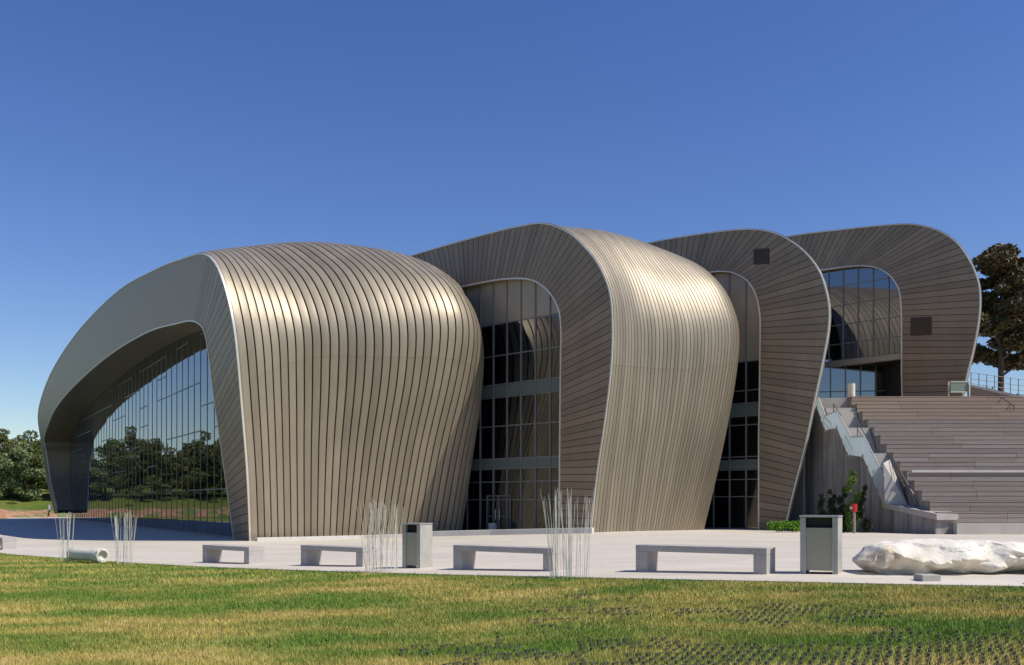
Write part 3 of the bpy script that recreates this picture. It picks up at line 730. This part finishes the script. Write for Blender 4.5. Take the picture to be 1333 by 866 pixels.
# sloping white coping with fence behind, right edge
qa, qb, qc = P(1262, 502, 52), P(1327, 516.5, 50.9), P(1400, 519, 50.6)
rp = MB()
for s_, t_ in ((qa, qb), (qb, qc)):
    lo_s, lo_t = s_.copy(), t_.copy(); lo_s[2] = lo_t[2] = DZ-.3
    rp.prism([s_, t_, lo_t, lo_s], (0, .25, 0))
rw = rp.build('ramp_wall', m_wood2, fix=True); tag(rw, 'low sloping wall with white coping at the right of the terrace', 'wall')
cp = MB()
for s_, t_ in ((qa, qb), (qb, qc)): cp.prism([s_+V3(0, -.04, .07), t_+V3(0, -.04, .07), t_+V3(0, -.04, -.06), s_+V3(0, -.04, -.06)], (0, .33, 0))
cp.build('coping', m_kerb, rw, fix=True)
fn = empty('railing', tuple(qa), 'dark metal railing above the white sloping coping', 'railing'); bpy.context.view_layer.update(); FI = fn.matrix_world.inverted()
def fp(o): o.parent = fn; o.matrix_parent_inverse = FI
A_, B_ = P(1264, 502, 53.5), P(1420, 524, 52.5)
for z in (.75, .4, .12): fp(MB().tube([A_+V3(0, 0, z), B_+V3(0, 0, z)], .018, 6).build('rail', m_steelrail))
for t_ in np.linspace(0, 1, 16):
    q = A_+(B_-A_)*t_; fp(MB().tube([q-V3(0, 0, .2), q+V3(0, 0, .78)], .02, 6).build('post', m_steelrail))
handrail('handrail', [P(1296, 512, 50.2), P(1320, 529, 48.6)], .5, 'dark handrail running down the right of the timber seating')

# ------------------------------------------------------------------ benches
def bench(px, py, ang, L, label):
    p_ = gpt(px, py); u = V3(-math.cos(ang), math.sin(ang), 0); w = V3(math.sin(ang), math.cos(ang), 0)   # u: to the far left, w: into depth
    r = empty('stone_bench', tuple(p_), label, 'bench', 'stone benches along the lawn edge'); H = .42; D = .46
    # level seat; legs reach the sloping ground
    top = float(p_[2])+H
    c = p_+u*L/2+w*D/2; bpy.context.view_layer.update(); bi = r.matrix_world.inverted()
    x = MB().box((c[0], c[1], top-.055), u*L/2, w*D/2, V3(0, 0, .055)).build('seat', m_bench, bevel=.008); x.parent = r; x.matrix_parent_inverse = bi
    for t_ in (.11, L-.11):
        q = p_+u*t_+w*D/2; zb_ = float(G(q[0], q[1]))-.05
        x = MB().box((q[0], q[1], (top-.111+zb_)/2), u*.11, w*(D/2-.004), V3(0, 0, (top-.111-zb_)/2)).build('leg', m_bench, bevel=.008); x.parent = r; x.matrix_parent_inverse = bi
bench(998, 748, math.radians(33), 2.3, 'pale stone bench just left of the large grey litter bin')
bench(719.5, 744, math.radians(36), 2.35, 'pale stone bench right of the small litter bin, behind tall sticks')
bench(472, 738, math.radians(38), 2.1, 'pale stone bench left of the small litter bin, before the first bulging wall')
bench(324, 734.5, math.radians(40), 2.1, 'pale stone bench in front of the leftmost corner of the museum')
bench(3, 716, math.radians(48), 2.1, 'pale stone bench cut off by the left edge of the photo')
# ------------------------------------------------------------------ bins
def litter_bin(px, py, ang, H, Wd, Dp, label):
    p_ = gpt(px, py); u = V3(-math.cos(ang), math.sin(ang), 0); w = V3(math.sin(ang), math.cos(ang), 0)
    r = empty('litter_bin', tuple(p_), label, 'litter bin', 'stone sided litter bins'); bpy.context.view_layer.update(); bi = r.matrix_world.inverted()
    def pb(m, name, mat, bv=0): x = m.build(name, mat, bevel=bv); x.parent = r; x.matrix_parent_inverse = bi; return x
    Z = lambda z: V3(0, 0, z)
    for s_ in (.035, Wd-.035): pb(MB().box(p_+u*s_+w*Dp/2+Z(H/2-.035), u*.034, w*Dp/2, Z(H/2-.005)), 'side_slab', m_granite, .006)
    pb(MB().box(p_+u*Wd/2+w*(Dp/2-.01)+Z(H-.018), u*(Wd/2+.008), w*(Dp/2+.012), Z(.014)), 'lid', m_binframe, .004)
    pb(MB().box(p_+u*Wd/2+w*(.035)+Z(.05+(H-.25)/2), u*(Wd/2-.082), w*.012, Z((H-.25)/2)), 'door', m_binmetal, .003); pb(MB().box(p_+u*Wd/2+w*(.10)+Z(H-.11), u*(Wd/2-.082), w*.01, Z(.085)), 'opening', m_black)
    for s_ in (.078, Wd-.078): pb(MB().box(p_+u*s_+w*.015+Z(H/2-.02), u*.008, w*.012, Z(H/2-.02)), 'frame_post', m_binframe)
    pb(MB().box(p_+u*Wd/2+w*(Dp-.04)+Z(H/2), u*(Wd/2-.072), w*.012, Z(H/2-.05)), 'back_panel', m_binmetal)
    pb(MB().box(p_+u*Wd/2+w*(Dp/2)+Z(.05+(H-.35)/2), u*(Wd/2-.10), w*(Dp/2-.07), Z((H-.35)/2)), 'liner', m_black)
litter_bin(1091, 748, math.radians(27), .93, .58, .50, 'large grey litter bin with granite sides beside the white boulder')
litter_bin(547, 740, math.radians(30), .93, .46, .44, 'small litter bin with pale stone sides between two benches')
# ------------------------------------------------------------------ stick clusters
def sticks(px0, px1, ytop, ybase, n, label, wob=.05):
    a_, b_ = gpt(px0, ybase), gpt(px1, ybase); c = (a_+b_)/2; d = c[1]; half = np.linalg.norm(b_-a_)/2; H = (ybase-ytop)/F*d
    r = empty('stick_cluster', tuple(c), label, 'stick sculpture', 'clusters of pale upright sticks')
    R = random.Random(int(px0))
    for k in range(n):
        x = R.uniform(-1, 1)*half*.8; y = R.uniform(-.5, .5)*half; h = H*R.uniform(.82, 1.0); lx, ly = R.gauss(0, wob)*h+x*.22, R.gauss(0, wob)*h
        pts = [V3(x, y, -.1), V3(x+lx*.35+R.gauss(0, .01), y+ly*.4, h*.4), V3(x+lx*.7, y+ly*.7, h*.72), V3(x+lx, y+ly, h)]
        MB().tube(pts, R.uniform(.0035, .0068), 5, R.uniform(.002, .004)).build('stick', m_stick, r)
sticks(712, 770, 633, 751, 40, 'cluster of pale upright sticks behind the middle bench')
sticks(474, 520, 648, 744, 36, 'cluster of pale upright sticks left of the small litter bin', .07)
sticks(149, 175, 664, 734, 30, 'cluster of pale upright sticks right of the white stone drum')
sticks(77, 95, 666, 731, 20, 'leftmost cluster of pale upright sticks beside the white stone drum')
# ------------------------------------------------------------------ stone drum
pa, pb_ = gpt(94, 730.5), gpt(134, 733.0); r_ = .22
ax = unit(pb_-pa); dr = MB(); prof = [(0, .15), (.02, .17), (.25, .165), (.5, .16), (.76, .16), (.78, .195), (.99, .195), (1.0, .185), (1.0, .13), (.93, .12), (.93, .001)]
Lg = np.linalg.norm(pb_-pa); s1_ = unit(np.cross(ax, (0, 0, 1))); u1_ = np.cross(s1_, ax)
rws = []
for t_, rr in [(0, .001)]+prof:
    c = pa+ax*Lg*t_+V3(0, .0, .195); rws.append([c+rr*(math.cos(q)*s1_+math.sin(q)*u1_) for q in np.arange(28)*2*math.pi/28])
dr.quadgrid(rws, True); tag(dr.build('stone_drum', m_white_stone, smooth=35, fix=True), 'white stone drum with hollow ringed end lying at the lawn edge', 'stone drum')
# ------------------------------------------------------------------ boulder
def boulder():
    bm = bmesh.new(); bmesh.ops.create_icosphere(bm, subdivisions=6, radius=1)
    d = 14.3; px = [1134, 1139, 1150, 1165, 1200, 1240, 1290, 1340, 1380, 1400]
    tp = [727, 722, 713, 709, 707, 704, 705, 707, 712, 724]; bt = [737, 741, 746, 753, 751.5, 749, 748, 748, 746, 738]
    X0, X1 = 1134, 1400
    base = gpt(1200, 751)
    for v in bm.verts:
        t_ = (v.co.x+1)/2; pxx = X0+(X1-X0)*t_; s_ = max(1e-3, math.sqrt(max(0, 1-v.co.x**2)))
        cy, cz = v.co.y/s_, v.co.z/s_
        fl_ = min(1, s_*2.2)                      # blunt ends
        T = np.interp(pxx, px, tp); B = np.interp(pxx, px, bt)
        k = abs(cz)**.7*math.copysign(1, cz)
        mid, half = (T+B)/2, (B-T)/2
        k = max(-1, min(1, k*1.12)); py = mid-half*k*fl_
        dep = d+.55+cy*.62*fl_*(1-.25*max(0, cz))
        p_ = P(pxx, py, d); n_ = Vector((p_[0]*1.5, dep*1.5, p_[2]*2.5))
        a1 = noise.fractal(n_, 1.0, 2.0, 5); a2 = abs(noise.noise(n_*1.7+Vector((5, 0, 0)))); a3 = noise.noise(Vector((p_[0]*5.5, dep*4, p_[2]*3))); vo = noise.voronoi(n_*1.15+Vector((a1*.3, 0, 0)))[0]; vf = vo[0]-.45
        v.co = Vector((p_[0]+.05*a1, dep+.14*a1-.10*a2+.06*a3-.30*vf, p_[2]+(.035*a1-.04*a2+.022*a3+.05*vf)*(1 if cz > -.3 else .3)))
    c = Vector((8, 15, base[2]))
    for v in bm.verts: v.co -= c
    me = bpy.data.meshes.new('boulder'); bm.to_mesh(me); bm.free(); me.materials.append(m_lime)
    me.polygons.foreach_set('use_smooth', [True]*len(me.polygons)); me.set_sharp_from_angle(angle=math.radians(30))
    o = bpy.data.objects.new('boulder', me); COL.objects.link(o); o.location = c
    tag(o, 'long white limestone boulder lying on the plaza at right', 'boulder')
boulder()
for px_, py_, lb in ((1213, 757, 'small grey stone block under the front of the white boulder'),):
    q = gpt(px_, py_); tag(MB().box(q+V3(0, .15, .04), V3(.14, .01, 0), V3(0, .15, 0), V3(0, 0, .05)).build('stone_block', m_granite, bevel=.01), lb, 'stone block')
# red topped post
q = base_pt(1112, 41.5); hp = empty('hydrant_post', tuple(q), 'red topped post in front of the dark climbing plants', 'post')
MB().tube([V3(0, 0, -.1), V3(0, 0, 1.0)], .06, 12).build('post', m_pinkpost, hp, smooth=40)
MB().tube([V3(0, 0, .98), V3(0, 0, 1.05), V3(0, 0, 1.25), V3(0, 0, 1.32)], .13, 16).build('red_head', m_red, hp, smooth=40)
MB().tube([V3(-.18, 0, 1.15), V3(-.08, 0, 1.15)], .07, 12).build('white_cap', m_kerb, hp, smooth=40)
# ------------------------------------------------------------------ vegetation
def leaves(centres, radii, n, size, flat=1.0, shell_=.55):
    centres = np.array(centres, float); radii = np.array(radii, float); w = radii**2; idx = rng.choice(len(centres), n, p=w/w.sum())
    d = rng.normal(size=(n, 3)); d /= np.linalg.norm(d, axis=1)[:, None]; rr = (shell_+(1-shell_)*rng.random(n))*radii[idx]
    pos = centres[idx]+d*rr[:, None]*np.array([1, 1, flat])
    a = rng.normal(size=(n, 3)); a /= np.linalg.norm(a, axis=1)[:, None]; b = np.cross(a, rng.normal(size=(n, 3))); b /= np.linalg.norm(b, axis=1)[:, None]
    s_ = size*rng.uniform(.6, 1.4, n)[:, None]
    return np.stack([pos-a*s_, pos+b*s_*.5, pos+a*s_, pos-b*s_*.5], 1).reshape(-1, 3)
def make_tree(name, H, R_, mat, n, size, R, pine=False, lowf=.38):
    tk = MB(); lean = (R.uniform(-.05, .05)*H, R.uniform(-.05, .05)*H); r0 = H*.02
    tp = [V3(0, 0, -.5), V3(lean[0]*.3, lean[1]*.3, H*.3), V3(lean[0]*.8, lean[1]*.5, H*.6), V3(lean[0], lean[1], H*.9)]
    tk.tube(tp, r0, 8, r0*.25); C, Rd = [], []
    nb = 14 if pine else 11
    for k in range(nb):
        f_ = (lowf+(1-lowf)*(k/nb)) if pine else (lowf*.7+(.94-lowf*.7)*(k/nb)); a = k*2.4+R.uniform(-.5, .5)
        reach = R_*(1.05-.75*abs(f_-.55)*1.4)*R.uniform(.6, 1.1)
        if pine: reach = R_*(1.1-.8*max(0, f_-.5)/.5)*R.uniform(.55, 1.05)
        s_ = V3(*[np.interp(f_*H*.9, [0, H*.3, H*.6, H*.9], [q[j] for q in tp]) for j in range(2)], f_*H*.85)
        e_ = s_+V3(math.cos(a)*reach, math.sin(a)*reach, H*R.uniform(.02, .12))
        tk.tube([s_, (s_+e_)/2+V3(0, 0, .03*H), e_], r0*.4, 5, r0*.12)
        C.append(e_); Rd.append(R_*R.uniform(.26, .42)); C.append((s_+e_)/2+V3(0, 0, H*.03)); Rd.append(R_*R.uniform(.22, .36))
        for j in range(2): C.append(e_+V3(R.gauss(0, .3)*R_, R.gauss(0, .3)*R_, R.gauss(0, .05)*H)); Rd.append(R_*R.uniform(.14, .26))
    C.append(V3(lean[0], lean[1], H*.93)); Rd.append(R_*.32)
    t_ = tk.build('trunk', m_bark, smooth=60)
    c_ = tri_mesh('crown', leaves(C, Rd, n, size, .72 if not pine else .55), 4, mat)
    return t_, c_
protos = []
for k, (H, R_, mt) in enumerate(((11, 4.2, m_leafA), (9.5, 4.5, m_leafB), (12.5, 4.0, m_leafA), (8, 3.8, m_leafE))):
    t_, c_ = make_tree('t', H, R_, mt, 9500, .19, random.Random(k+3), pine=(k in (2, 4)), lowf=.14); protos.append((t_, c_))
used = set()
TL = ['olive green rounded tree in the wood left of the museum', 'deep green spreading tree in the wood left of the museum', 'tall olive pine in the wood left of the museum', 'pale green low tree in the wood left of the museum', 'brownish pine in the wood left of the museum']
def put_tree(kind, x, y, sc, rz, label, group):
    t_, c_ = protos[kind]; r = empty('pine_tree' if kind in (2, 4) else 'tree', (x, y, float(G(x, y))), label, 'tree', group, rz); r.scale = (sc, sc, sc)
    if kind in used: t_, c_ = t_.copy(), c_.copy(); COL.objects.link(t_); COL.objects.link(c_)
    used.add(kind); t_.parent = r; c_.parent = r; return r
Rt = random.Random(11)
# tree arc seen directly at the left edge and mirrored in the big glass front
cnt = 0
for ringi, (D, nT) in enumerate(((104, 34), (116, 34), (130, 32), (150, 30))):
    for k in range(nT):
        ang = math.radians(92+ (k+.5*(ringi % 2))*(92/nT))+Rt.uniform(-.01, .01)
        x, y = -15+D*math.cos(ang)*1.0+Rt.uniform(-2, 2), 40+D*math.sin(ang)+Rt.uniform(-2, 2)
        if x > -48: continue
        cnt += 1; kind = Rt.choices(range(4), (5, 5, 3, 1))[0]
        put_tree(kind, x, y, Rt.uniform(.72, 1.0), Rt.uniform(0, 6), TL[kind], 'trees of the wood left of the museum')
# dark pine behind the terrace at right
def single_tree(name, px, pytop, d, zb_, R_, mat, n, size, seed, pine, label):
    x = (px-CX)/F*d; H = (HY-pytop)/F*d+CZ-zb_; r = empty(name, (x, d, zb_), label, 'tree')
    t_, c_ = make_tree('x', H/1.0, R_, mat, n, size, random.Random(seed), pine, .3); t_.parent = r; c_.parent = r
single_tree('pine_tree', 1303, 312, 66, DZ, 3.7, m_leafC, 34000, .16, 5, True, 'tall dark brownish pine at the right edge behind the terrace')
single_tree('pine_tree', 1352, 322, 70, DZ, 3.5, m_leafC, 24000, .16, 9, True, 'dark pine cut off by the right edge of the photo')
def shrub(name, px, py, d, w, dp, h, mat, n, size, label, zb_=None, blobs=7, cat='shrub'):
    x = (px-CX)/F*d; z = float(G(x, d)) if zb_ is None else zb_; R = random.Random(int(px*7)); C, Rd = [], []
    for k in range(blobs):
        f_ = (k+.5)/blobs*2-1; C.append((f_*w/2*.85, R.uniform(-.3, .3)*dp, h*R.uniform(.35, .68))); Rd.append(h*R.uniform(.3, .42) if w > h else w*.42)
    r = empty(name, (x, d, z), label, cat)
    stt = MB()
    for c in C: stt.tube([V3(c[0]*.4, 0, -.1), V3(*c)], .02, 5, .008)
    stt.build('stem', m_bark, r); tri_mesh('foliage', leaves(C, Rd, n, size, 1.0, .3), 4, mat, r)
shrub('bush', 1303, 500, 60, 3.2, 1.2, 1.9, m_leafB, 1800, .09, 'green bush below the pine behind the terrace railing', DZ)
shrub('bush', 1335, 500, 58, 2.6, 1.2, 1.3, m_leafE, 1800, .09, 'pale leafy bush at the right edge behind the railing', DZ)
shrub('hedge', 1022, 703, 43.4, 1.75, .5, .62, m_leafD, 3500, .045, 'low bright green hedge at the foot of the third pod', None, 9, 'hedge')
def tallshrub(px, d, w, h, mat, n, label):
    x = (px-CX)/F*d; z = float(G(x, d)); R = random.Random(int(px)); C, Rd = [], []
    for k in range(8):
        f_ = (k+.5)/8; C.append((R.uniform(-.35, .35)*w, R.uniform(-.2, .2)*w, h*(.08+.88*f_))); Rd.append(w*R.uniform(.3, .5)*(1.1-.55*f_))
    r = empty('shrub', (x, d, z), label, 'shrub'); MB().tube([V3(0, 0, -.1), V3(0, 0, h*.5), V3(.03, 0, h*.92)], .035, 6, .01).build('stem', m_bark, r)
    tri_mesh('foliage', leaves(C, Rd, n*3, .042, 1.2, .2), 4, mat, r)
m_leafK = leafmat('leaf_dark', [(.3, (.012, .016, .008)), (.55, (.022, .03, .012)), (.8, (.04, .055, .02))])
tallshrub(1071, 43.2, .55, 1.9, m_leafK, 1300, 'narrow dark shrub behind the large litter bin')
tallshrub(1084, 43.1, .55, 2.1, m_leafK, 1300, 'second narrow dark shrub behind the right of the large bin')
tallshrub(1097, 43.0, .6, 2.2, m_leafK, 1400, 'dark shrub just left of the red topped post')
tallshrub(1111, 42.8, .85, 3.0, m_leafB, 1500, 'tallest green climbing shrub against the stair flank wall')
tallshrub(1124, 42.5, .5, 2.3, m_leafK, 1300, 'dark shrub just right of the red topped post')
# ------------------------------------------------------------------ people
def skin(name, verts, edges, radii, mat, parent):
    me = bpy.data.meshes.new(name); me.from_pydata(verts, edges, []); me.materials.append(mat); o = bpy.data.objects.new(name, me); COL.objects.link(o); o.parent = parent
    m = o.modifiers.new('Skin', 'SKIN'); m.use_smooth_shade = True
    if not me.skin_vertices: return o
    for i, r in enumerate(radii): me.skin_vertices[0].data[i].radius = (r, r) if not isinstance(r, tuple) else r
    me.skin_vertices[0].data[0].use_root = True
    s = o.modifiers.new('Sub', 'SUBSURF'); s.levels = 1; s.render_levels = 2; return o
m_skin = Mat('skin', .6, 0, (.5, .32, .24)).m; m_hair = Mat('hair', .7, 0, (.02, .015, .012)).m; m_trs = Mat('dark_trousers', .8, 0, (.025, .027, .035)).m
def person(px, py, rz, shirt, label):
    p_ = gpt(px, py); r = empty('person', tuple(p_), label, 'person', rz=rz)
    vs = [(0, 0, .95), (0, 0, 1.15), (0, 0, 1.38), (0, .01, 1.5), (0, .02, 1.6), (0, .02, 1.68),
          (-.18, 0, 1.4), (-.24, .02, 1.12), (-.22, .1, .88), (-.22, .12, .8), (.18, 0, 1.4), (.24, .02, 1.12), (.22, .08, .88), (.22, .1, .8),
          (-.1, 0, .88), (-.12, .06, .5), (-.12, -.05, .09), (-.12, .12, .04), (.1, 0, .88), (.12, .1, .5), (.12, .16, .1), (.12, .33, .04)]
    es = [(0, 1), (1, 2), (2, 3), (3, 4), (4, 5), (2, 6), (6, 7), (7, 8), (8, 9), (2, 10), (10, 11), (11, 12), (12, 13), (0, 14), (14, 15), (15, 16), (16, 17), (0, 18), (18, 19), (19, 20), (20, 21)]
    rd = [.13, .12, .12, .055, .095, .07, .06, .045, .035, .03, .06, .045, .035, .03, .08, .06, .045, .035, .08, .06, .045, .035]
    skin('body', vs, es, rd, m_skin, r)
    skin('shirt', [vs[0], vs[1], vs[2], vs[6], vs[7], vs[10], vs[11], (0, 0, 1.44)], [(0, 1), (1, 2), (2, 3), (3, 4), (2, 5), (5, 6), (2, 7)], [.155, .15, .15, .085, .07, .085, .07, .08], Mat('shirt', .8, 0, shirt).m, r)
    skin('trousers', [(0, 0, .96), vs[14], vs[15], (-.12, -.04, .14), vs[18], vs[19], (.12, .15, .15)], [(0, 1), (1, 2), (2, 3), (0, 4), (4, 5), (5, 6)], [.15, .105, .08, .065, .105, .08, .065], m_trs, r)
    skin('hair', [(0, -.01, 1.66), (0, .0, 1.72)], [(0, 1)], [.105, .085], m_hair, r)
person(64, 674, 2.0, (.30, .40, .62), 'person in a pale blue shirt walking past the far left leg')
person(75.5, 672.5, -.5, (.22, .02, .03), 'person in a dark red top beside the far left leg')
print('objects', len(bpy.data.objects))
